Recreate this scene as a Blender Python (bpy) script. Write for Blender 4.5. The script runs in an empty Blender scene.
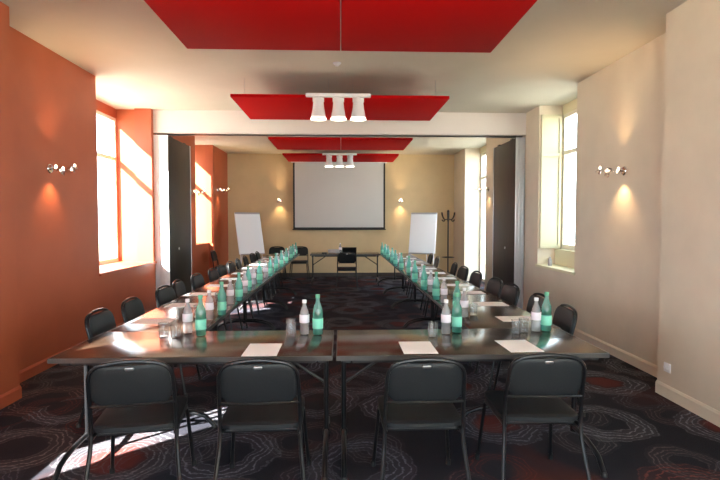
import bpy, bmesh, math, random
from mathutils import Vector, Matrix

random.seed(7)
SC = bpy.context.scene
COL = SC.collection
PI = math.pi

# ------------------------------------------------------------------ camera
cam_d = bpy.data.cameras.new('camera')
cam_d.sensor_width = 36.0
cam_d.lens = 495.0 / 720.0 * 36.0
cam_d.clip_start = 0.05
cam = bpy.data.objects.new('camera', cam_d)
COL.objects.link(cam)
cam.location = (0, 0, 1.55)
YAW, PITCH = math.atan(19 / 495.0), math.atan(20 / 495.4)
cam.rotation_euler = (PI / 2 - PITCH, 0, -YAW)
SC.camera = cam

# ------------------------------------------------------------------ world, sun, exposure
SKY = 6.5
w = bpy.data.worlds.new('world')
SC.world = w
w.use_nodes = True
bg = w.node_tree.nodes['Background']
bg.inputs[0].default_value = (0.74, 0.89, 1.0, 1)
bg.inputs[1].default_value = SKY

SUN_H = Vector((0.75, 0.66, 0)).normalized()
SUN_TAN = 0.68
sun_d = bpy.data.lights.new('sun', 'SUN')
sun_d.energy = 62.0
sun_d.angle = math.radians(0.55)
sun_d.color = (1.0, 0.95, 0.88)
sun = bpy.data.objects.new('sun', sun_d)
COL.objects.link(sun)
sd = Vector((SUN_H.x, SUN_H.y, -SUN_TAN))
sun.rotation_euler = sd.to_track_quat('-Z', 'Y').to_euler()
sun.location = (-8, -2, 8)


def portal(x, y, z, sy, sz, into):
    """sky portal in a window opening (guides the sky's own light, adds none)"""
    d = bpy.data.lights.new('window_portal', 'AREA')
    d.shape = 'RECTANGLE'
    d.size, d.size_y = sy, sz
    d.cycles.is_portal = True
    o = bpy.data.objects.new('window_portal', d)
    COL.objects.link(o)
    o.location = (x, y, z)
    o.rotation_euler = Vector((into, 0, 0)).to_track_quat('-Z', 'Z').to_euler()


vs = SC.view_settings
vs.view_transform = 'Standard'
vs.look = 'None'
vs.exposure = 0.74
vs.gamma = 1.0
vs.use_curve_mapping = False
SC.cycles.max_bounces = 10
SC.cycles.diffuse_bounces = 6
SC.cycles.glossy_bounces = 4
SC.cycles.transparent_max_bounces = 24
SC.cycles.sample_clamp_indirect = 8.0
SC.cycles.caustics_reflective = False
SC.cycles.caustics_refractive = False
SC.cycles.use_denoising = True


# ------------------------------------------------------------------ materials
def s2l(c):
    return tuple(((v / 255.0) / 12.92 if v / 255.0 <= 0.04045 else ((v / 255.0 + 0.055) / 1.055) ** 2.4) for v in c)


def mat(name, rgb, rough=0.6, metal=0.0, spec=0.5, noise=0.0, nscale=40.0, bump=0.0, emit=None, estr=0.0, coat=0.0):
    m = bpy.data.materials.new(name)
    m.use_nodes = True
    nt = m.node_tree
    p = nt.nodes['Principled BSDF']
    c = s2l(rgb)
    p.inputs['Base Color'].default_value = (*c, 1)
    p.inputs['Roughness'].default_value = rough
    p.inputs['Metallic'].default_value = metal
    p.inputs['Specular IOR Level'].default_value = spec
    p.inputs['Coat Weight'].default_value = coat
    if noise or bump:
        tc = nt.nodes.new('ShaderNodeTexCoord')
        nz = nt.nodes.new('ShaderNodeTexNoise')
        nz.inputs['Scale'].default_value = nscale
        nz.inputs['Detail'].default_value = 5
        nt.links.new(tc.outputs['Object'], nz.inputs['Vector'])
        if noise:
            r = nt.nodes.new('ShaderNodeValToRGB')
            r.color_ramp.elements[0].position = 0.3
            r.color_ramp.elements[1].position = 0.7
            r.color_ramp.elements[0].color = (*[v * (1 - noise) for v in c], 1)
            r.color_ramp.elements[1].color = (*[min(1, v * (1 + noise)) for v in c], 1)
            nt.links.new(nz.outputs['Fac'], r.inputs[0])
            nt.links.new(r.outputs[0], p.inputs['Base Color'])
        if bump:
            b = nt.nodes.new('ShaderNodeBump')
            b.inputs['Strength'].default_value = bump
            b.inputs['Distance'].default_value = 0.01
            nt.links.new(nz.outputs['Fac'], b.inputs['Height'])
            nt.links.new(b.outputs[0], p.inputs['Normal'])
    if emit:
        p.inputs['Emission Color'].default_value = (*s2l(emit), 1)
        p.inputs['Emission Strength'].default_value = estr
    return m


def thin_glass(name, tint, ior=1.5, rough=0.02, haze=None, hazef=0.0, gain=1.0):
    m = bpy.data.materials.new(name)
    m.use_nodes = True
    nt = m.node_tree
    nt.nodes.remove(nt.nodes['Principled BSDF'])
    out = nt.nodes['Material Output']
    tr = nt.nodes.new('ShaderNodeBsdfTransparent')
    tr.inputs[0].default_value = (*tint, 1)
    gl = nt.nodes.new('ShaderNodeBsdfGlossy')
    gl.inputs['Roughness'].default_value = rough
    # Schlick reflectance, the same on front and back faces
    f0 = ((ior - 1) / (ior + 1)) ** 2
    lw = nt.nodes.new('ShaderNodeLayerWeight')
    lw.inputs['Blend'].default_value = 0.5
    pw = nt.nodes.new('ShaderNodeMath')
    pw.operation = 'POWER'
    pw.inputs[1].default_value = 5.0
    nt.links.new(lw.outputs['Facing'], pw.inputs[0])
    fr = nt.nodes.new('ShaderNodeMath')
    fr.operation = 'MULTIPLY_ADD'
    fr.inputs[1].default_value = 1 - f0
    fr.inputs[2].default_value = f0
    nt.links.new(pw.outputs[0], fr.inputs[0])
    base = tr.outputs[0]
    if haze:
        df = nt.nodes.new('ShaderNodeBsdfTranslucent')
        df.inputs[0].default_value = (*haze, 1)
        mx = nt.nodes.new('ShaderNodeMixShader')
        mx.inputs[0].default_value = hazef
        nt.links.new(tr.outputs[0], mx.inputs[1])
        nt.links.new(df.outputs[0], mx.inputs[2])
        base = mx.outputs[0]
    mul = nt.nodes.new('ShaderNodeMath')
    mul.operation = 'MULTIPLY'
    mul.use_clamp = True
    mul.inputs[1].default_value = gain
    nt.links.new(fr.outputs[0], mul.inputs[0])
    mix = nt.nodes.new('ShaderNodeMixShader')
    nt.links.new(mul.outputs[0], mix.inputs[0])
    nt.links.new(base, mix.inputs[1])
    nt.links.new(gl.outputs[0], mix.inputs[2])
    nt.links.new(mix.outputs[0], out.inputs['Surface'])
    return m


def carpet_mat():
    m = bpy.data.materials.new('swirl_carpet')
    m.use_nodes = True
    nt = m.node_tree
    N, L = nt.nodes, nt.links
    p = N['Principled BSDF']
    p.inputs['Roughness'].default_value = 0.95
    p.inputs['Specular IOR Level'].default_value = 0.1
    tc = N.new('ShaderNodeTexCoord')

    def math_(op, a, b=None, c=None):
        n = N.new('ShaderNodeMath')
        n.operation = op
        for i, v in enumerate((a, b, c)):
            if v is None:
                continue
            if isinstance(v, (int, float)):
                n.inputs[i].default_value = v
            else:
                L.new(v, n.inputs[i])
        return n.outputs[0]

    def ramp(x, pts):
        n = N.new('ShaderNodeValToRGB')
        e = n.color_ramp.elements
        while len(e) < len(pts):
            e.new(0.5)
        for el, (q, c) in zip(e, pts):
            el.position = q
            el.color = (*c, 1) if len(c) == 3 else c
        L.new(x, n.inputs[0])
        return n.outputs[0]

    def noise(vec, scale, detail=2.0):
        n = N.new('ShaderNodeTexNoise')
        n.inputs['Scale'].default_value = scale
        n.inputs['Detail'].default_value = detail
        L.new(vec, n.inputs['Vector'])
        return n

    wob = noise(tc.outputs['Object'], 2.6, 2)
    sub = N.new('ShaderNodeVectorMath'); sub.operation = 'SUBTRACT'
    L.new(wob.outputs['Color'], sub.inputs[0]); sub.inputs[1].default_value = (.5, .5, .5)
    scl = N.new('ShaderNodeVectorMath'); scl.operation = 'SCALE'
    L.new(sub.outputs[0], scl.inputs[0]); scl.inputs['Scale'].default_value = 0.16
    add = N.new('ShaderNodeVectorMath'); add.operation = 'ADD'
    L.new(tc.outputs['Object'], add.inputs[0]); L.new(scl.outputs[0], add.inputs[1])
    mp = N.new('ShaderNodeMapping')
    L.new(add.outputs[0], mp.inputs['Vector'])
    mp.inputs['Rotation'].default_value = (0, 0, 0.5)
    W3 = (1, 1, 1); K = (0, 0, 0)
    grain = noise(tc.outputs['Object'], 55, 4)
    scrib = noise(add.outputs[0], 9, 3)

    def rings(scale, freq, lo, hi, off):
        mq = N.new('ShaderNodeMapping')
        L.new(mp.outputs[0], mq.inputs['Vector'])
        mq.inputs['Location'].default_value = (off, off * .7, 0)
        v = N.new('ShaderNodeTexVoronoi')
        v.voronoi_dimensions = '2D'
        v.inputs['Scale'].default_value = scale
        v.inputs['Randomness'].default_value = 0.75
        L.new(mq.outputs[0], v.inputs['Vector'])
        d = math_('ADD', v.outputs['Distance'], math_('MULTIPLY', math_('SUBTRACT', scrib.outputs['Fac'], .5), .13))
        s = math_('SINE', math_('MULTIPLY', d, freq))
        line = ramp(s, [(0.35, K), (0.95, W3)])
        band = ramp(d, [(lo, K), (lo + .05, W3), (hi - .05, W3), (hi, K)])
        msk = math_('MULTIPLY', line, band)
        msk = math_('MULTIPLY', msk, ramp(grain.outputs['Fac'], [(.35, (.25,) * 3), (.6, W3)]))
        msk = math_('MAXIMUM', msk, math_('MULTIPLY', band, .13))
        return v, d, msk

    v1, d1, m1 = rings(1.25, 118.0, .20, .46, 0.0)
    v2, d2, m2 = rings(1.7, 110.0, .16, .42, 3.3)

    def rgb(c):
        return s2l(c)
    sep = N.new('ShaderNodeSeparateColor')
    L.new(v1.outputs['Color'], sep.inputs[0])
    ringc = ramp(sep.outputs[0], [(0.0, rgb((128, 130, 142))), (.45, rgb((108, 108, 126))), (.72, rgb((122, 122, 126))), (.88, rgb((112, 62, 56)))])
    sep2 = N.new('ShaderNodeSeparateColor')
    L.new(v2.outputs['Color'], sep2.inputs[0])
    ringc2 = ramp(sep2.outputs[0], [(0.0, rgb((92, 90, 102))), (.6, rgb((104, 100, 104))), (.85, rgb((110, 50, 42)))])
    big = noise(tc.outputs['Object'], 1.1, 2)
    basec = ramp(big.outputs['Fac'], [(.40, rgb((33, 34, 42))), (.58, rgb((40, 39, 46))), (.70, rgb((72, 38, 35)))])
    # rust coloured filling of some circles
    fill = math_('MULTIPLY', ramp(d1, [(.16, W3), (.24, K)]), ramp(sep.outputs[1], [(.68, K), (.72, W3)]))

    def mix(f, a, b):
        n = N.new('ShaderNodeMix')
        n.data_type = 'RGBA'
        L.new(f, n.inputs[0]); L.new(a, n.inputs[6])
        if isinstance(b, tuple):
            n.inputs[7].default_value = (*b, 1)
        else:
            L.new(b, n.inputs[7])
        return n.outputs[2]
    c = mix(math_('MULTIPLY', fill, .7), basec, rgb((100, 46, 40)))
    c = mix(math_('MULTIPLY', m2, .6), c, ringc2)
    c = mix(math_('MULTIPLY', m1, .85), c, ringc)
    L.new(c, p.inputs['Base Color'])
    b = N.new('ShaderNodeBump')
    b.inputs['Strength'].default_value = 0.35
    b.inputs['Distance'].default_value = 0.01
    L.new(noise(tc.outputs['Object'], 220, 3).outputs['Fac'], b.inputs['Height'])
    L.new(b.outputs[0], p.inputs['Normal'])
    return m


def wood_mat(name, c0, c1, rough, stretch=(1, 14, 1)):
    m = bpy.data.materials.new(name)
    m.use_nodes = True
    nt = m.node_tree
    N, L = nt.nodes, nt.links
    p = N['Principled BSDF']
    p.inputs['Roughness'].default_value = rough
    tc = N.new('ShaderNodeTexCoord')
    mp = N.new('ShaderNodeMapping')
    mp.inputs['Scale'].default_value = stretch
    nz = N.new('ShaderNodeTexNoise')
    nz.inputs['Scale'].default_value = 3.0
    nz.inputs['Detail'].default_value = 6
    nz.inputs['Distortion'].default_value = 0.6
    r = N.new('ShaderNodeValToRGB')
    r.color_ramp.elements[0].position = 0.35
    r.color_ramp.elements[1].position = 0.68
    r.color_ramp.elements[0].color = (*s2l(c0), 1)
    r.color_ramp.elements[1].color = (*s2l(c1), 1)
    L.new(tc.outputs['Object'], mp.inputs['Vector'])
    L.new(mp.outputs[0], nz.inputs['Vector'])
    L.new(nz.outputs['Fac'], r.inputs[0])
    L.new(r.outputs[0], p.inputs['Base Color'])
    return m


M = dict(
    carpet=carpet_mat(),
    orange=mat('orange_paint', (172, 88, 56), .5, spec=.35, noise=.05, nscale=3, bump=.02),
    orange_trim=mat('orange_trim_paint', (168, 80, 48), .45),
    beige=mat('beige_paint', (214, 202, 183), .55, spec=.35, noise=.04, nscale=3, bump=.02),
    tan=mat('tan_paint', (208, 184, 144), .6, noise=.04, nscale=3),
    cream=mat('cream_paint', (224, 216, 182), .45),
    ceiling=mat('ceiling_paint', (196, 190, 178), .8, noise=.03, nscale=2),
    beam=mat('beam_paint', (216, 208, 204), .6),
    frame=mat('window_frame_paint', (232, 226, 210), .4),
    red=mat('red_acoustic_fabric', (176, 2, 6), .85, spec=.1, noise=.06, nscale=120, bump=.08),
    red_edge=mat('dark_red_edge', (120, 6, 10), .6),
    steel=mat('brushed_steel', (190, 190, 192), .28, metal=1.0),
    alu=mat('aluminium_profile', (200, 204, 212), .35, metal=.6),
    white_profile=mat('white_profile', (228, 228, 230), .4),
    chrome=mat('chrome', (235, 235, 238), .08, metal=1.0),
    lampwhite=mat('white_lamp_enamel', (235, 236, 240), .3, coat=.3),
    lampin=mat('lamp_reflector', (250, 248, 240), .3, emit=(255, 244, 225), estr=1.7),
    bulb=mat('glowing_bulb', (255, 240, 210), .4, emit=(255, 232, 200), estr=5.0),
    dark_lam=wood_mat('dark_wenge_laminate', (44, 40, 34), (58, 52, 44), .4, (14, 14, 1)),
    dark_lam_b=wood_mat('dark_brown_laminate', (50, 40, 36), (66, 54, 48), .4, (14, 14, 1)),
    black=mat('black_plastic', (24, 24, 26), .5),
    black_metal=mat('black_powder_coat', (30, 31, 33), .35, metal=.3),
    tube=mat('dark_grey_tube', (30, 31, 34), .3, metal=.5),
    vinyl=mat('charcoal_upholstery', (24, 27, 30), .5, spec=.35, noise=.12, nscale=90, bump=.10),
    tabletop=wood_mat('dark_wood_tabletop', (44, 32, 25), (60, 44, 34), .18, (1.2, 16, 1)),
    edge=mat('table_edge_band', (62, 58, 56), .35),
    paper=mat('white_paper', (240, 240, 242), .7),
    screen=mat('screen_fabric', (206, 206, 204), .75),
    board=mat('flipchart_paper', (236, 238, 242), .5),
    greencap=mat('green_bottle_cap', (90, 170, 140), .4),
    greenlabel=mat('pale_green_label', (130, 214, 190), .5),
    whitelabel=mat('white_label', (232, 226, 236), .5),
    darkcap=mat('violet_cap', (66, 52, 84), .4),
    whitecap=mat('white_cap', (232, 232, 236), .4),
    grey_plastic=mat('grey_plastic', (168, 168, 172), .4),
    lens=mat('lens_glass', (20, 24, 34), .08),
    green_glass=thin_glass('green_bottle_glass', (.42, .86, .76), 1.5, .04, haze=(.36, .95, .86), hazef=.36, gain=2.0),
    clear_glass=thin_glass('clear_bottle_plastic', (.88, .90, .93), 1.5, .04, haze=(.95, .95, 1.0), hazef=.34, gain=2.2),
    tumbler=thin_glass('tumbler_glass', (.92, .94, .95), 1.5, .02, haze=(.95, .95, .97), hazef=.05, gain=2.0),
    pane=thin_glass('window_glass', (.97, .98, .97), 1.45, .0),
    shutter=mat('shutter_paint', (192, 186, 156), .5),
    ground=mat('pale_gravel', (190, 184, 170), .95, noise=.1, nscale=8),
)


# ------------------------------------------------------------------ mesh helpers
class MB:
    def __init__(self):
        self.bm = bmesh.new()

    def box(self, x0, x1, y0, y1, z0, z1, bev=0.0, rot=None, about=None, seg=2):
        b = bmesh.new()
        bmesh.ops.create_cube(b, size=1.0)
        bmesh.ops.scale(b, vec=(x1 - x0, y1 - y0, z1 - z0), verts=b.verts)
        bmesh.ops.translate(b, vec=((x0 + x1) / 2, (y0 + y1) / 2, (z0 + z1) / 2), verts=b.verts)
        if bev:
            bmesh.ops.bevel(b, geom=list(b.edges), offset=bev, segments=seg, profile=.5, affect='EDGES')
        if rot is not None:
            bmesh.ops.rotate(b, cent=about or ((x0 + x1) / 2, (y0 + y1) / 2, (z0 + z1) / 2), matrix=rot, verts=b.verts)
        self.merge(b)
        return self

    def merge(self, b, mtx=None):
        if mtx is not None:
            bmesh.ops.transform(b, matrix=mtx, verts=b.verts)
        me = bpy.data.meshes.new('tmp')
        b.to_mesh(me)
        self.bm.from_mesh(me)
        bpy.data.meshes.remove(me)
        b.free()

    def tube(self, pts, r, n=8, closed=False, radii=None):
        pts = [Vector(p) for p in pts]
        k = len(pts)
        rings = []
        prev = None
        for i in range(k):
            if closed:
                t = (pts[(i + 1) % k] - pts[i - 1]).normalized()
            elif i == 0:
                t = (pts[1] - pts[0]).normalized()
            elif i == k - 1:
                t = (pts[-1] - pts[-2]).normalized()
            else:
                t = ((pts[i + 1] - pts[i]).normalized() + (pts[i] - pts[i - 1]).normalized()).normalized()
            if prev is None:
                a = Vector((0, 0, 1)) if abs(t.z) < .9 else Vector((1, 0, 0))
                u = t.cross(a).normalized()
            else:
                u = (prev - t * prev.dot(t)).normalized()
            prev = u
            v = t.cross(u)
            rr = radii[i] if radii else r
            rings.append([self.bm.verts.new(pts[i] + (u * math.cos(2 * PI * j / n) + v * math.sin(2 * PI * j / n)) * rr) for j in range(n)])
        m = k if closed else k - 1
        for i in range(m):
            A, B = rings[i], rings[(i + 1) % k]
            for j in range(n):
                self.bm.faces.new((A[j], A[(j + 1) % n], B[(j + 1) % n], B[j]))
        if not closed:
            self.bm.faces.new(rings[0][::-1])
            self.bm.faces.new(rings[-1])
        return self

    def lathe(self, prof, n=20, c=(0, 0, 0), mtx=None):
        """prof: list of (radius, z); radius 0 closes to a point"""
        b = bmesh.new()
        rings = []
        for r, z in prof:
            if r < 1e-6:
                rings.append([b.verts.new((0, 0, z))])
            else:
                rings.append([b.verts.new((r * math.cos(2 * PI * j / n), r * math.sin(2 * PI * j / n), z)) for j in range(n)])
        for A, B in zip(rings, rings[1:]):
            for j in range(n):
                q = (j + 1) % n
                if len(A) == 1 and len(B) == 1:
                    continue
                if len(A) == 1:
                    b.faces.new((A[0], B[q], B[j]))
                elif len(B) == 1:
                    b.faces.new((A[j], A[q], B[0]))
                else:
                    b.faces.new((A[j], A[q], B[q], B[j]))
        bmesh.ops.recalc_face_normals(b, faces=b.faces)
        T = Matrix.Translation(c)
        self.merge(b, T @ mtx if mtx is not None else T)
        return self

    def pad(self, W, H, r, t, mtx, curve=0.0, nx=12, nz=10):
        """pillowed rounded rectangle in local xz, thickness along y, centred"""
        b = bmesh.new()
        zs = []
        for i in range(nz + 1):
            a = i / nz
            zs.append(-H / 2 + H * (a - math.sin(2 * PI * a) / (2 * PI) * .75))
        def hw(z):
            e = abs(z) - (H / 2 - r)
            return W / 2 if e <= 0 else W / 2 - r + math.sqrt(max(0, r * r - e * e))
        F, B = [], []
        for i, z in enumerate(zs):
            rf, rb = [], []
            for j in range(nx + 1):
                a = j / nx
                u = -1 + 2 * (a - math.sin(2 * PI * a) / (2 * PI) * .7)
                x = hw(z) * u
                v = z / (H / 2)
                s = (1 - abs(u) ** 5) * (1 - abs(v) ** 5)
                hh = t / 2 * (0.45 + .55 * math.sqrt(max(0, s)))
                y = curve * (x * x - W * W / 8)
                rf.append(b.verts.new((x, y + hh, z)))
                rb.append(b.verts.new((x, y - hh, z)))
            F.append(rf); B.append(rb)
        for i in range(nz):
            for j in range(nx):
                b.faces.new((F[i][j], F[i + 1][j], F[i + 1][j + 1], F[i][j + 1]))
                b.faces.new((B[i][j], B[i][j + 1], B[i + 1][j + 1], B[i + 1][j]))
        ring_f = F[0] + [F[i][nx] for i in range(1, nz)] + F[nz][::-1] + [F[i][0] for i in range(nz - 1, 0, -1)]
        ring_b = B[0] + [B[i][nx] for i in range(1, nz)] + B[nz][::-1] + [B[i][0] for i in range(nz - 1, 0, -1)]
        k = len(ring_f)
        for i in range(k):
            b.faces.new((ring_f[i], ring_f[(i + 1) % k], ring_b[(i + 1) % k], ring_b[i]))
        bmesh.ops.recalc_face_normals(b, faces=b.faces)
        self.merge(b, mtx)
        return self

    def prism(self, outline, axis, a, b_):
        """extrude a 2-D outline along an axis between a and b_"""
        def P(u, v, d):
            return {'x': (d, u, v), 'y': (u, d, v), 'z': (u, v, d)}[axis]
        b = bmesh.new()
        A = [b.verts.new(P(u, v, a)) for u, v in outline]
        B = [b.verts.new(P(u, v, b_)) for u, v in outline]
        b.faces.new(A); b.faces.new(B[::-1])
        k = len(A)
        for i in range(k):
            b.faces.new((A[i], B[i], B[(i + 1) % k], A[(i + 1) % k]))
        bmesh.ops.recalc_face_normals(b, faces=b.faces)
        self.merge(b)
        return self

    def grid_solid(self, xs, ys, zs, filled):
        vs_ = {}
        def V(i, j, k):
            if (i, j, k) not in vs_:
                vs_[(i, j, k)] = self.bm.verts.new((xs[i], ys[j], zs[k]))
            return vs_[(i, j, k)]
        nx, ny, nz = len(xs) - 1, len(ys) - 1, len(zs) - 1
        full = lambda i, j, k: 0 <= i < nx and 0 <= j < ny and 0 <= k < nz and filled((xs[i] + xs[i + 1]) / 2, (ys[j] + ys[j + 1]) / 2, (zs[k] + zs[k + 1]) / 2)
        for i in range(nx):
            for j in range(ny):
                for k in range(nz):
                    if not full(i, j, k):
                        continue
                    if not full(i - 1, j, k): self.bm.faces.new((V(i, j, k), V(i, j, k + 1), V(i, j + 1, k + 1), V(i, j + 1, k)))
                    if not full(i + 1, j, k): self.bm.faces.new((V(i + 1, j, k), V(i + 1, j + 1, k), V(i + 1, j + 1, k + 1), V(i + 1, j, k + 1)))
                    if not full(i, j - 1, k): self.bm.faces.new((V(i, j, k), V(i + 1, j, k), V(i + 1, j, k + 1), V(i, j, k + 1)))
                    if not full(i, j + 1, k): self.bm.faces.new((V(i, j + 1, k), V(i, j + 1, k + 1), V(i + 1, j + 1, k + 1), V(i + 1, j + 1, k)))
                    if not full(i, j, k - 1): self.bm.faces.new((V(i, j, k), V(i, j + 1, k), V(i + 1, j + 1, k), V(i + 1, j, k)))
                    if not full(i, j, k + 1): self.bm.faces.new((V(i, j, k + 1), V(i + 1, j, k + 1), V(i + 1, j + 1, k + 1), V(i, j + 1, k + 1)))
        return self

    def build(self, name, material, parent=None, smooth=True):
        me = bpy.data.meshes.new(name)
        self.bm.to_mesh(me)
        self.bm.free()
        me.materials.append(material)
        if smooth:
            me.polygons.foreach_set('use_smooth', [True] * len(me.polygons))
            me.set_sharp_from_angle(angle=math.radians(38))
        o = bpy.data.objects.new(name, me)
        COL.objects.link(o)
        if parent:
            o.parent = parent
        return o


def fillet(pts, rad, seg=5, closed=False):
    pts = [Vector(p) for p in pts]
    out = []
    k = len(pts)
    for i, p in enumerate(pts):
        if not closed and i in (0, k - 1):
            out.append(p); continue
        a, b = pts[i - 1], pts[(i + 1) % k]
        d1, d2 = (a - p), (b - p)
        r = min(rad, d1.length * .48, d2.length * .48)
        p1, p2 = p + d1.normalized() * r, p + d2.normalized() * r
        for s in range(seg + 1):
            t = s / seg
            out.append(p1 * (1 - t) ** 2 + p * 2 * t * (1 - t) + p2 * t * t)
    return out


def tag(o, label=None, cat=None, group=None, kind=None):
    if label: o['label'] = label
    if cat: o['category'] = cat
    if group: o['group'] = group
    o['kind'] = kind or 'thing'
    return o


def thing(name, label, cat, loc=(0, 0, 0), rz=0.0, group=None):
    o = bpy.data.objects.new(name, None)
    o.empty_display_size = .1
    COL.objects.link(o)
    o.location = loc
    o.rotation_euler = (0, 0, rz)
    return tag(o, label, cat, group)


def copy_tree(o, parent=None):
    c = o.copy()
    COL.objects.link(c)
    if parent is not None:
        c.parent = parent
    for ch in list(o.children):
        copy_tree(ch, c)
    return c


class Maker:
    """the first call places the prototype itself, later calls copy it"""
    def __init__(self, proto):
        self.proto, self.used = proto, False

    def put(self, loc, rz=0.0, label=None, group=None, cat=None):
        o = copy_tree(self.proto) if self.used else self.proto
        self.used = True
        o.location = loc
        o.rotation_euler = (0, 0, rz)
        tag(o, label, cat, group)
        return o


ORD = ['first', 'second', 'third', 'fourth', 'fifth', 'sixth', 'seventh', 'eighth', 'ninth', 'tenth', 'eleventh', 'twelfth', 'thirteenth']

# ------------------------------------------------------------------ the room
XL, XR = -3.07, 3.12          # side walls of the long room
XLN, XRN = -2.80, 2.845       # the thicker wall nearer the camera
YN, YB, H = -4.0, 13.6, 3.35
OUTL, OUTR = -3.76, 3.62
YLP, YRP = 4.37, 4.30         # where the thicker wall ends


def struct(o, label, cat):
    return tag(o, label, cat, kind='structure')


def wall_with_openings(name, xa, xb, y0, y1, material, opens, label):
    ys = sorted({y0, y1, *[v for o in opens for v in o[:2]]})
    zs = sorted({0.0, H, *[v for o in opens for v in o[2:]]})
    m = MB().grid_solid([xa, xb], ys, zs, lambda x, y, z: not any(a < y < b and c < z < d for a, b, c, d in opens))
    return struct(m.build(name, material, smooth=False), label, 'wall')


struct(MB().box(OUTL, OUTR, YN - .3, YB + .2, -.1, 0).build('floor', M['carpet'], smooth=False), 'dark carpet with pale scribbled rings and rust patches', 'floor')
struct(MB().box(OUTL, OUTR, YN - .3, YB + .2, H, H + .1).build('ceiling', M['ceiling'], smooth=False), 'flat off-white painted ceiling', 'ceiling')

LN = [(1.24, 2.47, .86, 3.2), (-3.0, -.6, .86, 3.2)]  # second opening is out of view, added for fill daylight
LF = [(6.40, 8.28, .86, H), (10.62, 12.1, 0, H)]
RN = [(.1, 2.1, .84, 3.2), (-3.0, -1.0, .84, 3.2)]  # both openings are out of view, added for fill daylight
RF = [(6.49, 7.74, .84, H), (10.6, 12.4, 0, H)]
wall_with_openings('wall_left_near', OUTL, XLN, YN, YLP, M['orange'], LN, 'thicker orange wall section closest to the camera')
wall_with_openings('wall_left_far', OUTL, XL, YLP, YB, M['orange'], LF, 'long orange side wall with two deep window recesses')
wall_with_openings('wall_right_near', XRN, OUTR, YN, YRP, M['beige'], RN, 'thicker beige wall section with the power outlet')
wall_with_openings('wall_right_far', XR, OUTR, YRP, YB, M['beige'], RF, 'long beige side wall with two deep window recesses')
struct(MB().box(OUTL, OUTR, YB, YB + .2, 0, H).build('wall_back', M['tan'], smooth=False), 'tan end wall behind the projection screen', 'wall')
FW = [(-2.75, -.1), (.1, 2.8)]  # unseen openings added to let neutral daylight in from behind
m_ = MB().grid_solid(sorted({OUTL, OUTR, *[v for q in FW for v in q]}), [YN - .3, YN], [0, .1, 3.1, H], lambda x, y, z: not (.1 < z < 3.1 and any(a < x < b for a, b in FW)))
struct(m_.build('wall_front', M['beige'], smooth=False), 'beige wall behind the camera with openings added for fill daylight', 'wall')
bm_ = struct(MB().box(XL, XR, 8.3, 8.6, 2.98, H).build('beam', M['beam'], smooth=False), 'white painted ceiling beam across the middle of the room', 'beam')
MB().box(XL + .02, XR - .02, 8.40, 8.50, 2.968, 2.982).build('partition_track', M['black_metal'], bm_)

# window parapets in the floor-length recess of the orange wall
struct(MB().box(OUTL, -3.2, 10.62, 12.1, 0, 1.0).build('trim_1', M['orange'], smooth=False), 'orange parapet under the far window', 'parapet')
struct(MB().box(3.40, OUTR, 6.49, 7.74, .84, 1.09).build('trim_2', M['cream'], smooth=False), 'cream parapet under the window of the beige wall', 'parapet')


LT = [0]
for xa, xb, ya, yb, mt, lab in ((OUTL, -3.65, 6.40, 8.28, 'orange', 'orange lintel over the first window of the orange wall'), (OUTL, -3.65, 11.5, 12.1, 'orange', 'orange lintel over the second window of the orange wall'),
                                (3.49, OUTR, 6.49, 7.74, 'cream', 'cream lintel over the first window of the beige wall'), (3.49, OUTR, 10.6, 12.4, 'cream', 'cream lintel over the tall window of the beige wall')):
    LT[0] += 1
    struct(MB().box(xa, xb, ya, yb, 3.2, H).build('trim_%d' % (10 + LT[0]), M[mt], smooth=False), lab, 'lintel')


def baseboard(name, x, d, y0, y1, material, label):
    o = MB()
    hgt, t = .11, .016
    prof = [(0, 0), (t, 0), (t, hgt - .02), (t * .4, hgt), (0, hgt)]
    pr = [(x + d * u, v) for u, v in prof]
    o.prism(pr, 'y', y0, y1)
    struct(o.build(name, material, smooth=False), label, 'baseboard')


baseboard('baseboard_left_near', XLN, 1, YN, YLP, M['orange_trim'], 'orange baseboard of the thicker orange wall')
baseboard('baseboard_left_far', XL, 1, YLP, 10.6, M['orange_trim'], 'orange baseboard of the long orange wall')
baseboard('baseboard_right_near', XRN, -1, YN, YRP, M['beige'], 'beige baseboard of the thicker beige wall')
baseboard('baseboard_right_far', XR, -1, YRP, 10.58, M['beige'], 'beige baseboard of the long beige wall')
struct(MB().box(XL, XR, YB - .016, YB, 0, .1).build('baseboard_back', M['dark_lam_b'], smooth=False), 'dark baseboard of the tan end wall', 'baseboard')

WN = [0]


def window(y0, y1, z0, z1, x, d, label, transom=2.5, mull=True, sides=True):
    """casement in the plane x; d points into the room"""
    WN[0] += 1
    f = MB()
    t, q = .055, .03
    f.box(x - q, x + q, y0, y0 + t, z0, z1)
    f.box(x - q, x + q, y1 - t, y1, z0, z1)
    f.box(x - q, x + q, y0 + t, y1 - t, z0, z0 + t + .02)
    f.box(x - q, x + q, y0 + t, y1 - t, z1 - t, z1)
    f.box(x - q, x + q, y0 + t, y1 - t, transom - .03, transom + .03)
    if mull:
        ym = (y0 + y1) / 2
        f.box(x - q - .006, x + q + .006, ym - .04, ym + .04, z0 + t + .02, transom - .03)
        f.box(x - q, x + q, ym - .02, ym + .02, transom + .03, z1 - t)
        f.box(x + d * .03, x + d * .06, ym - .015, ym + .015, z0 + .75, z0 + .9)   # espagnolette
    o = struct(f.build('window_%d' % WN[0], M['frame'], smooth=False), label, 'window')
    MB().box(x - .004, x + .004, y0 + t, y1 - t, z0 + t, z1 - t).build('pane', M['pane'], o, smooth=False)
    xo = x - d * .08
    portal(xo, (y0 + y1) / 2, (z0 + z1) / 2, y1 - y0, z1 - z0, d)
    return o


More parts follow.
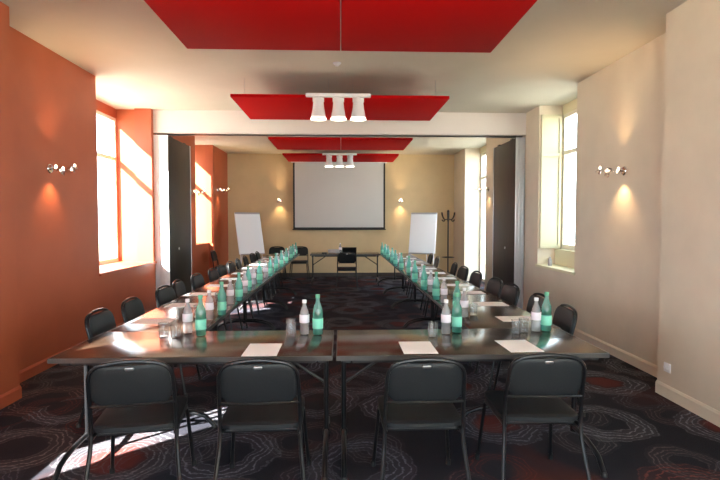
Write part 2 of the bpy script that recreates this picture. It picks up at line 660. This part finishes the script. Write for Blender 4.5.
window(6.40, 8.28, .86, 3.2, -3.69, 1, 'sunlit window in the orange wall in front of the folded partition', 2.54)
window(11.5, 12.1, 1.0, 3.2, -3.69, 1, 'window in the orange wall beyond the folded partition', 2.54, mull=False)
struct(MB().box(OUTL, -3.62, 10.62, 11.5, 1.0, H).build('trim_8', M['orange'], smooth=False), 'added orange pier blocking sun inside the second window recess', 'pier')  # unseen filler added to keep sun off the end wall and flipchart
window(6.49, 7.74, 1.09, 3.2, 3.53, -1, 'window in the beige wall in front of the folded partition', 2.6)
window(10.6, 12.4, .02, 3.2, 3.55, -1, 'tall window in the beige wall beyond the folded partition', 2.6)
window(1.24, 2.47, .86, 3.2, -3.69, 1, 'window in the orange wall beside the camera', 2.54, mull=False)
window(-3.0, -.6, .86, 3.2, -3.69, 1, 'added fill-light window in the orange wall behind the camera', 2.54)  # this and the next two are unseen windows added for fill daylight
window(.1, 2.1, .84, 3.2, 3.53, -1, 'added fill-light window in the beige wall beside the camera', 2.6)
window(-3.0, -1.0, .84, 3.2, 3.53, -1, 'added fill-light window in the beige wall behind the camera', 2.6)

for a, b, lab in ((-2.75, -.1, 'added fill-light glazed door behind the camera, orange wall side'), (.1, 2.8, 'added fill-light glazed door behind the camera, beige wall side')):  # glazing out of view, added to bring frontal fill daylight
    WN[0] += 1
    f = MB()
    yy = YN - .2
    for xx in (a, (a + b) / 2 - .06, b - .06):
        f.box(xx, xx + (.06 if xx != (a + b) / 2 - .06 else .12), yy - .03, yy + .03, .1, 3.1)
    for zz in (.1, 1.0, 2.5, 3.04):
        f.box(a + .06, (a + b) / 2 - .06, yy - .028, yy + .028, zz, zz + .06)
        f.box((a + b) / 2 + .06, b - .06, yy - .028, yy + .028, zz, zz + .06)
    o = struct(f.build('window_%d' % WN[0], M['frame'], smooth=False), lab, 'window')
    MB().box(a + .06, b - .06, yy - .004, yy + .004, .12, 3.08).build('pane', M['pane'], o, smooth=False)
    d = bpy.data.lights.new('window_portal', 'AREA')
    d.shape = 'RECTANGLE'
    d.size, d.size_y = b - a, 3.0
    d.cycles.is_portal = True
    o = bpy.data.objects.new('window_portal', d)
    COL.objects.link(o)
    o.location = ((a + b) / 2, yy - .08, 1.6)
    o.rotation_euler = Vector((0, 1, 0)).to_track_quat('-Z', 'Z').to_euler()

# projecting ledges and jamb lining
struct(MB().box(-3.66, -3.04, 6.38, 8.285, .835, .872, .006).build('trim_3', M['orange_trim'], smooth=False), 'orange window ledge near the folded partition', 'window ledge')
struct(MB().box(3.09, 3.5, 6.47, 7.76, .812, .852, .006).build('trim_4', M['cream'], smooth=False), 'cream window ledge in the beige wall', 'window ledge')
for y, nm, x0, x1, z0, z1 in ((7.74, 'trim_5', 3.15, 3.47, 1.10, 3.2),):
    f = MB()
    f.box(x0, x1, y - .018, y, z0, z1)
    f.box(x0, x0 + .035, y - .034, y - .018, z0, z1)
    f.box(x1 - .035, x1, y - .034, y - .018, z0, z1)
    for zz in (z0, 2.55, z1 - .05):
        f.box(x0 + .035, x1 - .035, y - .034, y - .018, zz, zz + .05)
    struct(f.build(nm, M['shutter'], smooth=False), 'cream shutter panel folded in the window recess', 'shutter')

struct(MB().box(-3.33, XL, 8.2, 8.28, .872, H).build('trim_6', M['orange_trim'], smooth=False), 'orange architrave strip at the far side of the first window recess', 'architrave')
struct(MB().box(-3.25, XL, 12.08, 12.1, 1.0, H).build('trim_7', M['orange_trim'], smooth=False), 'orange architrave strip at the far side of the second window recess', 'architrave')
# ground outside
struct(MB().box(-40, 40, -40, 50, -.5, -.4).build('ground', M['ground'], smooth=False), 'pale ground outside the windows', 'ground')


# ------------------------------------------------------------------ red ceiling panels
def ceiling_panel(x0, x1, y0, y1, label, z=3.075):
    t = thing('ceiling_panel', label, 'ceiling panel', ((x0 + x1) / 2, (y0 + y1) / 2, z), 0, 'red acoustic panels hung below the ceiling')
    a, b = (x1 - x0) / 2, (y1 - y0) / 2
    MB().box(-a, a, -b, b, 0, .04, .006).build('panel_board', M['red'], t)
    for sx in (-1, 1):
        for sy in (-1, 1):
            MB().tube([(sx * (a - .15), sy * (b - .15), .04), (sx * (a - .15), sy * (b - .15), H - z)], .003, 6).build('suspension_wire', M['steel'], t)
    MB().box(-a + .05, a - .05, -.02, .02, .04, .065).build('stiffening_rail', M['steel'], t)


PY = [(3.2, 4.54, 'closest to the camera'), (6.26, 7.64, 'before the white beam'), (9.45, 10.88, 'behind the white beam'), (11.72, 13.1, 'next to the tan end wall')]
for y0, y1, wh in PY:
    ceiling_panel(-1.37, -.004, y0, y1, 'red panel of the pair ' + wh + ', half towards the orange wall')
    ceiling_panel(.004, 1.37, y0, y1, 'red panel of the pair ' + wh + ', half towards the beige wall')


def spotlight_bar(y, label):
    t = thing('spotlight_bar', label, 'lamp', (-.03, y, 3.09), 0, 'triple spotlight bars on the red panels')
    b = MB().box(-.40, .40, -.035, .035, -.03, .012, .008)
    for sx in (-.3, .3):
        b.box(sx - .02, sx + .02, .035, .12, -.026, -.0185)
    b.build('mounting_bar', M['lampwhite'], t)
    for x in (-.245, 0, .245):
        s = MB().lathe([(0.0, -.045), (.062, -.045), (.066, -.05), (.066, -.07), (.062, -.085), (.07, -.16), (.092, -.285), (.098, -.30), (.092, -.30), (.084, -.285), (.06, -.16), (.055, -.10), (0, -.10)], 24, (x, 0, 0))
        s.tube([(x, 0, -.03), (x, 0, -.05)], .016, 10)
        s.box(x - .07, x - .062, -.012, .012, -.09, -.03)
        s.box(x + .062, x + .07, -.012, .012, -.09, -.03)
        sh = s.build('lamp_shade', M['lampwhite'], t)
        MB().lathe([(0, -.2), (.05, -.2), (.05, -.19), (0, -.19)], 16, (x, 0, 0)).build('lamp_lens', M['lampin'], sh)
        MB().lathe([(.0935, -.283), (.100, -.300), (.100, -.304), (.091, -.304), (.091, -.300), (.0845, -.283)], 24, (x, 0, 0)).build('lit_rim', M['lampin'], sh)


spotlight_bar(6.16, 'white bar of three spotlights on the red panels before the beam')
spotlight_bar(11.61, 'white bar of three spotlights on the red panels before the screen')

d_ = MB().lathe([(0, -.035), (.02, -.035), (.035, -.02), (.045, -.012), (.05, 0), (0, 0)], 20)
o = d_.build('smoke_detector', M['lampwhite'])
o.location = (-.043, 5.76, H)
tag(o, 'small white smoke detector on the ceiling between red panels', 'smoke detector')


# ------------------------------------------------------------------ folded partition leaves
def partition(x0, x1, lam, prof, inner, label, group):
    t = thing('partition_panel', label, 'partition panel', ((x0 + x1) / 2, 8.92, 0), 0, group)
    a, L = (x1 - x0) / 2, .62
    MB().box(-a + .008, a - .008, -L + .02, L - .02, .03, 2.94, .003).build('leaf_board', lam, t)
    e = MB()
    for s in (-1, 1):
        y = s * (L - .01)
        e.box(-a, a, y - .012, y + .012, .02, 2.945, .003)
        e.box(-a * .25, a * .25, y + s * .012 - .004, y + s * .012 + .006, .03, 2.93)
    e.build('edge_profile', prof, t)
    for y in (-.35, .35):
        MB().box(-.018, .018, y - .05, y + .05, 2.94, 2.958).build('hanger_roller', M['black_metal'], t)
    xi = inner * a
    MB().lathe([(0, 0), (.022, 0), (.022, .006), (.012, .008), (0, .004)], 14, (xi - inner * .008, -.1, 1.05), Matrix.Rotation(inner * PI / 2, 4, 'Y')).build('lock_plate', M['alu'], t)


G1 = 'folded partition leaves by the orange wall'
for k, n in enumerate(('innermost dark', 'middle', 'outermost')):
    partition(-2.92 + .0 - .078 * k + .004, -2.92 + .078 - .078 * k, M['dark_lam'], M['white_profile'], 1, n + ' partition leaf folded beside the orange wall', G1)
G2 = 'folded partition leaves by the beige wall'
for k, n in enumerate(('innermost dark', 'middle', 'outermost')):
    partition(2.952 + .054 * k, 2.952 + .051 + .054 * k, M['dark_lam_b'], M['alu'], -1, n + ' partition leaf folded beside the beige wall', G2)


# ------------------------------------------------------------------ sconces
def sconce(x, y, z, into, label, power=9.0):
    """into: direction angle of the wall's normal; local +x leaves the wall"""
    t = thing('wall_sconce', label, 'wall lamp', (x, y, z), into, 'metal wall sconces')
    MB().lathe([(0, 0), (.05, 0), (.05, .012), (.042, .02), (0, .022)], 24, (0, 0, 0), Matrix.Rotation(PI / 2, 4, 'Y')).build('wall_plate', M['chrome'], t)
    MB().tube(fillet([(.01, 0, 0), (.10, 0, .0), (.16, .02, -.012), (.27, .0, .005)], .03, 4), .007, 8).build('arm', M['chrome'], t)
    for k, (px, py, pz, ang) in enumerate(((.10, .035, .012, .5), (.16, -.03, -.02, -.6), (.215, .03, .02, .7), (.27, -.01, .012, -.5))):
        b = bmesh.new()
        nu, nv = 7, 5
        F = []
        for i in range(nu):
            row = []
            for j in range(nv):
                u, v = i / (nu - 1) - .5, j / (nv - 1) - .5
                row.append(b.verts.new((u * .062 * (1 - .5 * abs(v)), .05 * v, .026 * math.cos(u * 5) - .02 + .012 * math.sin(v * 9 + k))))
            F.append(row)
        for i in range(nu - 1):
            for j in range(nv - 1):
                b.faces.new((F[i][j], F[i + 1][j], F[i + 1][j + 1], F[i][j + 1]))
        bmesh.ops.solidify(b, geom=b.faces[:], thickness=.003)
        m = MB()
        m.merge(b, Matrix.Translation((px, py, pz)) @ Matrix.Rotation(ang, 4, 'Y') @ Matrix.Rotation(ang * .7, 4, 'X'))
        lf = m.build('metal_leaf', M['chrome'], t)
        MB().lathe([(0, -.016), (.009, -.012), (.012, 0), (.009, .012), (0, .016)], 10, (px, py, pz + (.022 if k % 2 else -.022))).build('bulb', M['bulb'], lf)
    MB().lathe([(0, -.02), (.010, -.018), (.012, 0), (.010, .018), (0, .02)], 10, (.07, 0, .02)).build('bulb', M['bulb'], t)
    for s in (1, -1):
        d = bpy.data.lights.new('sconce_light', 'SPOT')
        d.energy = power * (2.6 if s > 0 else 1.2)
        d.color = (1.0, .66, .34)
        d.spot_size = math.radians(96)
        d.spot_blend = .9
        d.shadow_soft_size = .02
        l = bpy.data.objects.new('sconce_light', d)
        COL.objects.link(l)
        l.parent = t
        l.location = (.13, 0, .05 * s)
        l.rotation_euler = Vector((.32 if s > 0 else -.12, 0, s)).to_track_quat('-Z', 'Y').to_euler()


sconce(XL, 5.36, 2.09, 0, 'metal sconce on the orange wall between pier and first window', 10)
sconce(XR, 5.36, 2.09, PI, 'metal sconce on the beige wall before the first window', 10)
sconce(XL, 10.3, 2.12, 0, 'metal sconce on the orange wall just behind the folded partition', 6)
sconce(XL, 12.5, 2.30, 0, 'metal sconce on the orange wall beyond the far window', 6)
sconce(XR, 10.36, 2.20, PI, 'metal sconce on the beige wall just behind the folded partition', 6)
sconce(-1.66, YB, 2.08, -PI / 2, 'metal sconce on the tan wall, screen edge towards the orange wall', 8)
sconce(1.63, YB, 2.08, -PI / 2, 'metal sconce on the tan wall, screen edge towards the beige wall', 8)

# power outlet
t = thing('power_outlet', 'white double power outlet low on the thicker beige wall', 'power outlet', (XRN, 4.16, .265))
MB().box(-.012, 0, -.042, .042, -.04, .04, .004).build('face_plate', M['lampwhite'], t)
for s in (-1, 1):
    MB().lathe([(.016, 0), (.016, .006), (.012, .006), (.012, .001), (0, .001)], 16, (-.011, s * .02, 0), Matrix.Rotation(-PI / 2, 4, 'Y')).build('socket', M['lampwhite'], t)

# little bottle on the window ledge
o = MB().lathe([(0, 0), (.03, 0), (.032, .01), (.032, .09), (.014, .115), (.014, .135), (0, .135)], 18).build('soap_bottle', M['grey_plastic'])
o.name = 'small_bottle'
o.location = (3.2, 7.45, .852)
tag(o, 'small grey bottle standing on the cream window ledge', 'bottle')

# ------------------------------------------------------------------ projection screen
t = thing('projection_screen', 'wide white projection screen with black border on the tan wall', 'screen', (-.045, YB - .085, 1.30))
MB().box(-1.21, 1.21, -.006, .0, .05, 1.82).build('screen_fabric', M['screen'], t)
f = MB()
f.box(-1.25, -1.205, -.012, .004, .0, 1.82)
f.box(1.205, 1.25, -.012, .004, .0, 1.82)
f.box(-1.205, 1.205, -.012, .004, .0, .05)
f.build('black_border', M['black'], t)
MB().tube([(-1.27, -.01, -.008), (1.27, -.01, -.008)], .014, 10).build('weight_bar', M['black_metal'], t)
MB().box(-1.3, 1.3, -.05, .06, 1.80, 1.90, .012).build('roller_casing', M['lampwhite'], t)


# ------------------------------------------------------------------ tables
def make_table():
    t = thing('conference_table', 'x', 'table', (0, 0, 0))
    L, D, z = .832, .35, .74
    MB().box(-L + .004, L - .004, -D + .004, D - .004, z - .028, z, .003).build('tabletop', M['tabletop'], t)
    e = MB()
    e.box(-L, L, -D, -D + .006, z - .030, z - .002)
    e.box(-L, L, D - .006, D, z - .030, z - .002)
    e.box(-L, -L + .006, -D + .006, D - .006, z - .030, z - .002)
    e.box(L - .006, L, -D + .006, D - .006, z - .030, z - .002)
    e.build('edge_band', M['edge'], t)
    r = MB()
    for s in (-1, 1):
        r.box(-L + .1, L - .1, s * (D - .07) - .012, s * (D - .07) + .012, z - .06, z - .028)
        r.box(s * .76 - .016, s * .76 + .016, -D + .058, D - .058, z - .06, z - .028)
    r.build('under_frame', M['black_metal'], t)
    for s in (-1, 1):
        x = s * .785
        m = MB()
        m.tube([(x, 0, z - .04), (x, 0, .12)], .017, 10)
        m.tube([(x, -.29, z - .05), (x, .29, z - .05)], .014, 8)
        arch = []
        for i in range(13):
            u = -1 + i / 6
            arch.append((x, u * .40, .02 + .12 * math.sqrt(max(0, 1 - abs(u) ** 2.2))))
        m.tube(arch, .016, 10)
        m.lathe([(0, -.025), (.023, -.02), (.023, .02), (0, .025)], 12, (x, 0, .13))
        leg = m.build('leg', M['tube'], t)
        MB().tube([(x, 0, .46), (x - s * .34, 0, z - .05)], .011, 8).build('brace', M['black_metal'], leg)
        for u in (-1, 1):
            MB().lathe([(0, 0), (.02, 0), (.02, .018), (.014, .026), (0, .026)], 12, (x, u * .40, 0)).build('foot_cap', M['black'], leg)
    return t


T = Maker(make_table())
GT = 'dark folding tables in the U-shaped run'
T.put((-.885, 3.28, 0), 0, 'dark folding table of the front row, end towards the orange wall', GT)
T.put((.802, 3.275, 0), 0, 'dark folding table of the front row, end towards the beige wall', GT)
for side, x, wall in ((-1, -1.35, 'orange'), (1, 1.30, 'beige')):
    for k in range(5):
        T.put((x, 3.632 + .835 + k * 1.668, 0), PI / 2, 'dark folding table along the %s wall, %s behind the front row' % (wall, ORD[k]), GT)
T.put((.10, 12.0, 0), 0, 'dark folding table standing alone before the projection screen', GT)


# ------------------------------------------------------------------ chairs (sitter faces +y)
def make_chair():
    t = thing('stacking_chair', 'x', 'chair')
    # seat
    s = MB().pad(.44, .43, .06, .052, Matrix.Translation((0, .02, .452)) @ Matrix.Rotation(PI / 2, 4, 'X'), 0.12)
    s.build('seat', M['vinyl'], t)
    MB().box(-.195, .195, -.165, .195, .418, .428, .004).build('seat_shell', M['black'], t)
    tilt = math.radians(13)
    Mb = Matrix.Translation((0, -.244, .703)) @ Matrix.Rotation(tilt, 4, 'X')
    MB().pad(.408, .232, .085, .036, Mb, 0.30).build('backrest', M['vinyl'], t)
    # hoop of the back with the rear legs as their own parts
    g = .209
    hoop = fillet([(-g, -.205, .43), (-g, -.212, .56), (-g + .010, -.280, .812), (0, -.287, .842), (g - .010, -.280, .812), (g, -.212, .56), (g, -.205, .43)], .085, 6)
    bf = MB().tube(hoop, .011, 8)
    bf.tube([(-.205, -.228, .595), (0, -.25, .597), (.205, -.228, .595)], .007, 6)
    bf.build('back_frame', M['tube'], t)
    MB().pad(.045, .016, .007, .010, Matrix.Translation((0, -.290, .797)) @ Matrix.Rotation(tilt, 4, 'X')).build('grip', M['steel'], t)
    # under-seat rails
    fr = MB()
    for sx in (-1, 1):
        fr.tube([(sx * .205, -.215, .425), (sx * .205, .20, .415)], .011, 8)
    fr.tube([(-.205, .13, .412), (.205, .13, .412)], .009, 8)
    fr.tube([(-.205, -.15, .416), (.205, -.15, .416)], .009, 8)
    fr.build('seat_frame', M['tube'], t)
    for sx in (-1, 1):
        l = MB().tube(fillet([(sx * .205, .12, .414), (sx * .207, .205, .41), (sx * .238, .275, .015)], .04, 5), .0115, 8).build('leg', M['tube'], t)
        MB().lathe([(0, 0), (.016, 0), (.016, .03), (.012, .034), (0, .034)], 10, (sx * .239, .277, 0)).build('foot_cap', M['black'], l)
        l = MB().tube(fillet([(sx * .209, -.205, .44), (sx * .211, -.215, .36), (sx * .245, -.315, .015)], .05, 5), .0115, 8).build('leg', M['tube'], t)
        MB().lathe([(0, 0), (.016, 0), (.016, .03), (.012, .034), (0, .034)], 10, (sx * .246, -.317, 0)).build('foot_cap', M['black'], l)
    return t


CH = Maker(make_chair())
GC = 'charcoal stacking chairs around the tables'
R = math.radians
fr_lab = ['charcoal chair at the front row, first from the orange wall, turned slightly towards it',
          'charcoal chair at the front row, second from the orange wall',
          'charcoal chair at the front row, second from the beige wall',
          'charcoal chair at the front row, first from the beige wall']
for (x, y, a), lab in zip(((-1.12, 2.80, R(10)), (-.435, 2.80, R(2)), (.44, 2.785, 0), (1.11, 2.84, R(-2))), fr_lab):
    CH.put((x, y, 0), a, lab, GC)
LY = [3.97, 4.57, 5.36, 5.92, 6.62, 7.33, 7.9, 8.55, 9.2, 9.9, 10.66, 11.3]
RY = [4.05, 4.66, 5.40, 5.96, 6.77, 7.50, 8.21, 9.56, 10.41]
rj = random.Random(3)
for k, y in enumerate(LY):
    CH.put((-1.64 + rj.uniform(-.02, .02), y, 0), -PI / 2 + R(rj.uniform(-5, 5)), 'charcoal chair along the orange wall, %s counting from the front row' % ORD[k], GC)
for k, y in enumerate(RY):
    CH.put((1.62 + rj.uniform(-.02, .02), y, 0), PI / 2 + R(rj.uniform(-5, 5)), 'charcoal chair along the beige wall, %s counting from the front row' % ORD[k], GC)
CH.put((.13, 11.2, 0), 0, 'charcoal chair standing alone at the table before the screen', GC)
for x, lab in ((-1.72, 'charcoal chair against the tan wall beside the flipchart'), (-1.10, 'charcoal chair against the tan wall, closest to the screen table')):
    CH.put((x, 13.1, 0), PI, lab, 'charcoal chairs against the tan wall')


CH.put((-2.74, 11.75, 0), -PI / 2, 'charcoal chair against the orange wall beside the flipchart', GC + ' and walls')

# ------------------------------------------------------------------ bottles, glasses, paper
def make_green():
    t = thing('green_bottle', 'x', 'bottle')
    MB().lathe([(0, .004), (.024, 0), (.034, .004), (.0365, .015), (.0365, .15), (.033, .185), (.018, .225), (.0145, .24), (.0145, .27), (0, .27)], 18).build('bottle_body', M['green_glass'], t)
    MB().lathe([(.0372, .045), (.0378, .047), (.0378, .115), (.0372, .117)], 18).build('bottle_label', M['greenlabel'], t)
    MB().lathe([(.0155, .258), (.0165, .26), (.0165, .282), (.015, .285), (0, .285)], 14).build('bottle_cap', M['greencap'], t)
    return t


def make_clear():
    t = thing('clear_bottle', 'x', 'bottle')
    MB().lathe([(0, .004), (.024, 0), (.032, .004), (.034, .015), (.034, .05), (.0315, .06), (.034, .07), (.034, .135), (.030, .165), (.016, .20), (.0135, .21), (.0135, .235), (0, .235)], 18).build('bottle_body', M['clear_glass'], t)
    MB().lathe([(.0345, .085), (.0352, .087), (.0352, .14), (.0345, .142)], 18).build('bottle_label', M['whitelabel'], t)
    MB().lathe([(.0145, .222), (.0155, .224), (.0155, .243), (.014, .246), (0, .246)], 14).build('bottle_cap', M['whitecap'], t)
    return t


def make_glass():
    o = MB().lathe([(0, 0), (.028, 0), (.030, .004), (.036, .105), (.0345, .105), (.029, .014), (0, .012)], 20).build('water_glass', M['tumbler'])
    return o


GB, CB, WG = Maker(make_green()), Maker(make_clear()), Maker(make_glass())
ZT = .74
gg, gc, gw = 'green water bottles on the tables', 'clear water bottles on the tables', 'water glasses on the tables'
# the front row
for mk, x, y, lab, g, cat in (
        (GB, -.985, 3.49, 'green bottle where the front row meets the orange wall tables', gg, 'bottle'),
        (CB, -1.10, 3.57, 'clear bottle where the front row meets the orange wall tables', gc, 'bottle'),
        (WG, -1.13, 3.40, 'water glass beside the corner bottles on the orange wall side, nearer the green bottle', gw, 'glass'),
        (WG, -1.22, 3.43, 'water glass beside the corner bottles on the orange wall side, farther from the green bottle', gw, 'glass'),
        (GB, -.165, 3.49, 'green bottle in the middle of the front row', gg, 'bottle'),
        (CB, -.26, 3.50, 'clear bottle in the middle of the front row', gc, 'bottle'),
        (WG, -.345, 3.41, 'water glass next to the clear bottle mid front row', gw, 'glass'),
        (WG, -.36, 3.53, 'water glass behind another glass mid front row', gw, 'glass'),
        (GB, .835, 3.52, 'green bottle where the front row meets the beige wall tables', gg, 'bottle'),
        (CB, .745, 3.47, 'clear bottle where the front row meets the beige wall tables', gc, 'bottle'),
        (WG, .63, 3.36, 'water glass before the corner bottles on the beige wall side', gw, 'glass'),
        (GB, 1.50, 3.54, 'green bottle at the front row end by the beige wall', gg, 'bottle'),
        (CB, 1.42, 3.53, 'clear bottle at the front row end by the beige wall', gc, 'bottle'),
        (WG, 1.31, 3.48, 'water glass beside the end bottles near the beige wall, closer to the clear bottle', gw, 'glass'),
        (WG, 1.24, 3.43, 'water glass beside the end bottles near the beige wall, farther from the clear bottle', gw, 'glass')):
    mk.put((x, y, ZT), rj.uniform(0, 6), lab, g, cat)
for side, wall in ((-1, 'orange'), (1, 'beige')):
    for k in range(11):
        y = 4.22 + .735 * k
        j = lambda: rj.uniform(-.025, .025)
        x0 = -1.06 if side < 0 else 1.0
        where = 'on the tables along the %s wall, %s counting from the front row' % (wall, ORD[k])
        GB.put((x0 - side * .02 + j(), y + j(), ZT), rj.uniform(0, 6), 'green bottle ' + where, gg, 'bottle')
        CB.put((x0 + side * .02 + j(), y - .17 + j(), ZT), rj.uniform(0, 6), 'clear bottle ' + where, gc, 'bottle')
        WG.put((x0 + side * .13 + j(), y - .08 + j(), ZT), rj.uniform(0, 6), 'water glass ' + where, gw, 'glass')

b = MB().box(-.105, .105, -.1485, .1485, 0, .002)
PP = Maker(b.build('paper_sheet', M['paper'], smooth=False))
gp = 'white sheets of paper on the tables'
for x, y, a, lab in ((-.49, 3.085, 0, 'white paper sheet at the front row, closest to the orange wall'),
                     (.485, 3.10, 0, 'white paper sheet in the middle of the front row, beside the seam'),
                     (1.14, 3.115, R(2), 'white paper sheet at the front row, closest to the beige wall')):
    PP.put((x, y, ZT), a, lab, gp, 'paper')
for k, y in enumerate((3.98, 4.70, 5.44, 6.1, 6.8, 7.5, 8.2, 9.55, 10.4)):
    PP.put((1.44, y, ZT), PI / 2 + R(rj.uniform(-3, 3)), 'white paper sheet on the tables along the beige wall, %s counting from the front row' % ORD[k], gp, 'paper')
for k, y in enumerate((4.0, 4.75, 5.45, 6.15, 6.85, 7.55, 8.3, 9.0, 9.7, 10.4)):
    PP.put((-1.50, y, ZT), PI / 2 + R(rj.uniform(-3, 3)), 'white paper sheet on the tables along the orange wall, %s counting from the front row' % ORD[k], gp, 'paper')

# ------------------------------------------------------------------ things on the table before the screen
t = thing('projector', 'small grey projector on the table before the screen', 'projector', (-.17, 11.95, ZT), R(6))
MB().box(-.14, .14, -.11, .11, .015, .10, .015).build('casing', M['grey_plastic'], t)
MB().lathe([(0, 0), (.035, 0), (.035, .03), (.028, .03), (.028, .012), (0, .012)], 18, (.06, .11, .06), Matrix.Rotation(-PI / 2, 4, 'X')).build('lens', M['lens'], t)
for sx in (-1, 1):
    MB().lathe([(0, 0), (.012, 0), (.012, .016), (0, .016)], 10, (sx * .1, 0, 0)).build('foot', M['black'], t)
t = thing('laptop', 'open black laptop on the table before the screen', 'laptop', (.20, 11.98, ZT), R(180))
MB().box(-.17, .17, -.12, .12, .0, .018, .004).build('keyboard_base', M['black'], t)
MB().box(-.17, .17, .11, .12, .015, .20, .003, Matrix.Rotation(R(-38), 3, 'X'), (0, .115, .015)).build('lid', M['black'], t)
o = MB().box(-.06, .06, -.08, .08, 0, .03, .004).build('telephone_box', M['black'])
o.name = 'black_box'
o.location = (-.40, 11.9, ZT)
tag(o, 'small black box beside the projector', 'box')
WG.put((.0, 11.72, ZT), 0, 'water glass between projector and laptop', gw, 'glass')
CB.put((-.02, 12.1, ZT), 0, 'clear bottle on the table before the screen', gc, 'bottle')


# ------------------------------------------------------------------ flipcharts
def flipchart(x, y, rz, label):
    """local -y is the writing side"""
    t = thing('flipchart', label, 'flipchart', (x, y, 0), rz, 'flipcharts before the tan wall')
    tl = R(15)
    Mx = Matrix.Translation((0, 0, 1.22)) @ Matrix.Rotation(-tl, 4, 'X')
    b = MB()
    bb = bmesh.new(); bmesh.ops.create_cube(bb, size=1); bmesh.ops.scale(bb, vec=(.68, .02, 1.06), verts=bb.verts)
    b.merge(bb, Mx); b.build('board', M['lampwhite'], t)
    b = MB(); bb = bmesh.new(); bmesh.ops.create_cube(bb, size=1); bmesh.ops.scale(bb, vec=(.64, .012, .99), verts=bb.verts)
    bmesh.ops.translate(bb, vec=(0, -.017, -.01), verts=bb.verts)
    b.merge(bb, Mx); b.build('paper_pad', M['board'], t)
    b = MB(); bb = bmesh.new(); bmesh.ops.create_cube(bb, size=1); bmesh.ops.scale(bb, vec=(.66, .035, .035), verts=bb.verts)
    bmesh.ops.translate(bb, vec=(0, -.02, .51), verts=bb.verts)
    b.merge(bb, Mx); b.build('clamp_bar', M['grey_plastic'], t)
    b = MB(); bb = bmesh.new(); bmesh.ops.create_cube(bb, size=1); bmesh.ops.scale(bb, vec=(.62, .06, .02), verts=bb.verts)
    bmesh.ops.translate(bb, vec=(0, -.04, -.54), verts=bb.verts)
    b.merge(bb, Mx); b.build('pen_tray', M['grey_plastic'], t)
    s = math.tan(tl)
    for sx in (-1, 1):
        p1 = Vector((sx * .26, .02 - (1.0 - 1.22) * -s, 1.0)); p0 = Vector((sx * .34, -1.0 * s * .95, .01))
        MB().tube([p1 + Vector((0, .02, 0)), p0], .012, 8).build('leg', M['lampwhite'], t)
    MB().tube([(0, .05 + .45 * s, 1.6), (0, .62, .01)], .012, 8).build('leg', M['lampwhite'], t)


flipchart(-2.28, 12.45, R(36), 'white flipchart on an easel in the corner by the orange wall')
flipchart(2.08, 12.5, R(-22), 'white flipchart on an easel beside the coat stand')

# ------------------------------------------------------------------ coat stand
t = thing('coat_stand', 'black metal coat stand by the tall window of the beige wall', 'coat stand', (2.79, 12.8, 0))
MB().tube([(0, 0, .04), (0, 0, 1.76)], .018, 10).build('pole', M['black_metal'], t)
MB().lathe([(0, 0), (.20, 0), (.20, .02), (.16, .035), (.03, .05), (0, .05)], 28).build('base', M['black_metal'], t)
MB().lathe([(0, 1.74), (.03, 1.75), (.035, 1.78), (.02, 1.81), (0, 1.82)], 14).build('finial', M['black_metal'], t)
for k in range(6):
    a = k * PI / 3 + .2
    c, s = math.cos(a), math.sin(a)
    MB().tube(fillet([(c * .015, s * .015, 1.58), (c * .10, s * .10, 1.55), (c * .17, s * .17, 1.64), (c * .19, s * .19, 1.75)], .05, 4), .011, 8).tube(fillet([(c * .09, s * .09, 1.56), (c * .14, s * .14, 1.50), (c * .18, s * .18, 1.56)], .03, 3), .009, 6).build('hook', M['black_metal'], t)
ring = [(math.cos(2 * PI * i / 24) * .16, math.sin(2 * PI * i / 24) * .16, .58) for i in range(24)]
u = MB().tube(ring, .009, 6, True)
u.tube([(-.16, 0, .58), (.16, 0, .58)], .007, 6)
u.build('umbrella_ring', M['black_metal'], t)
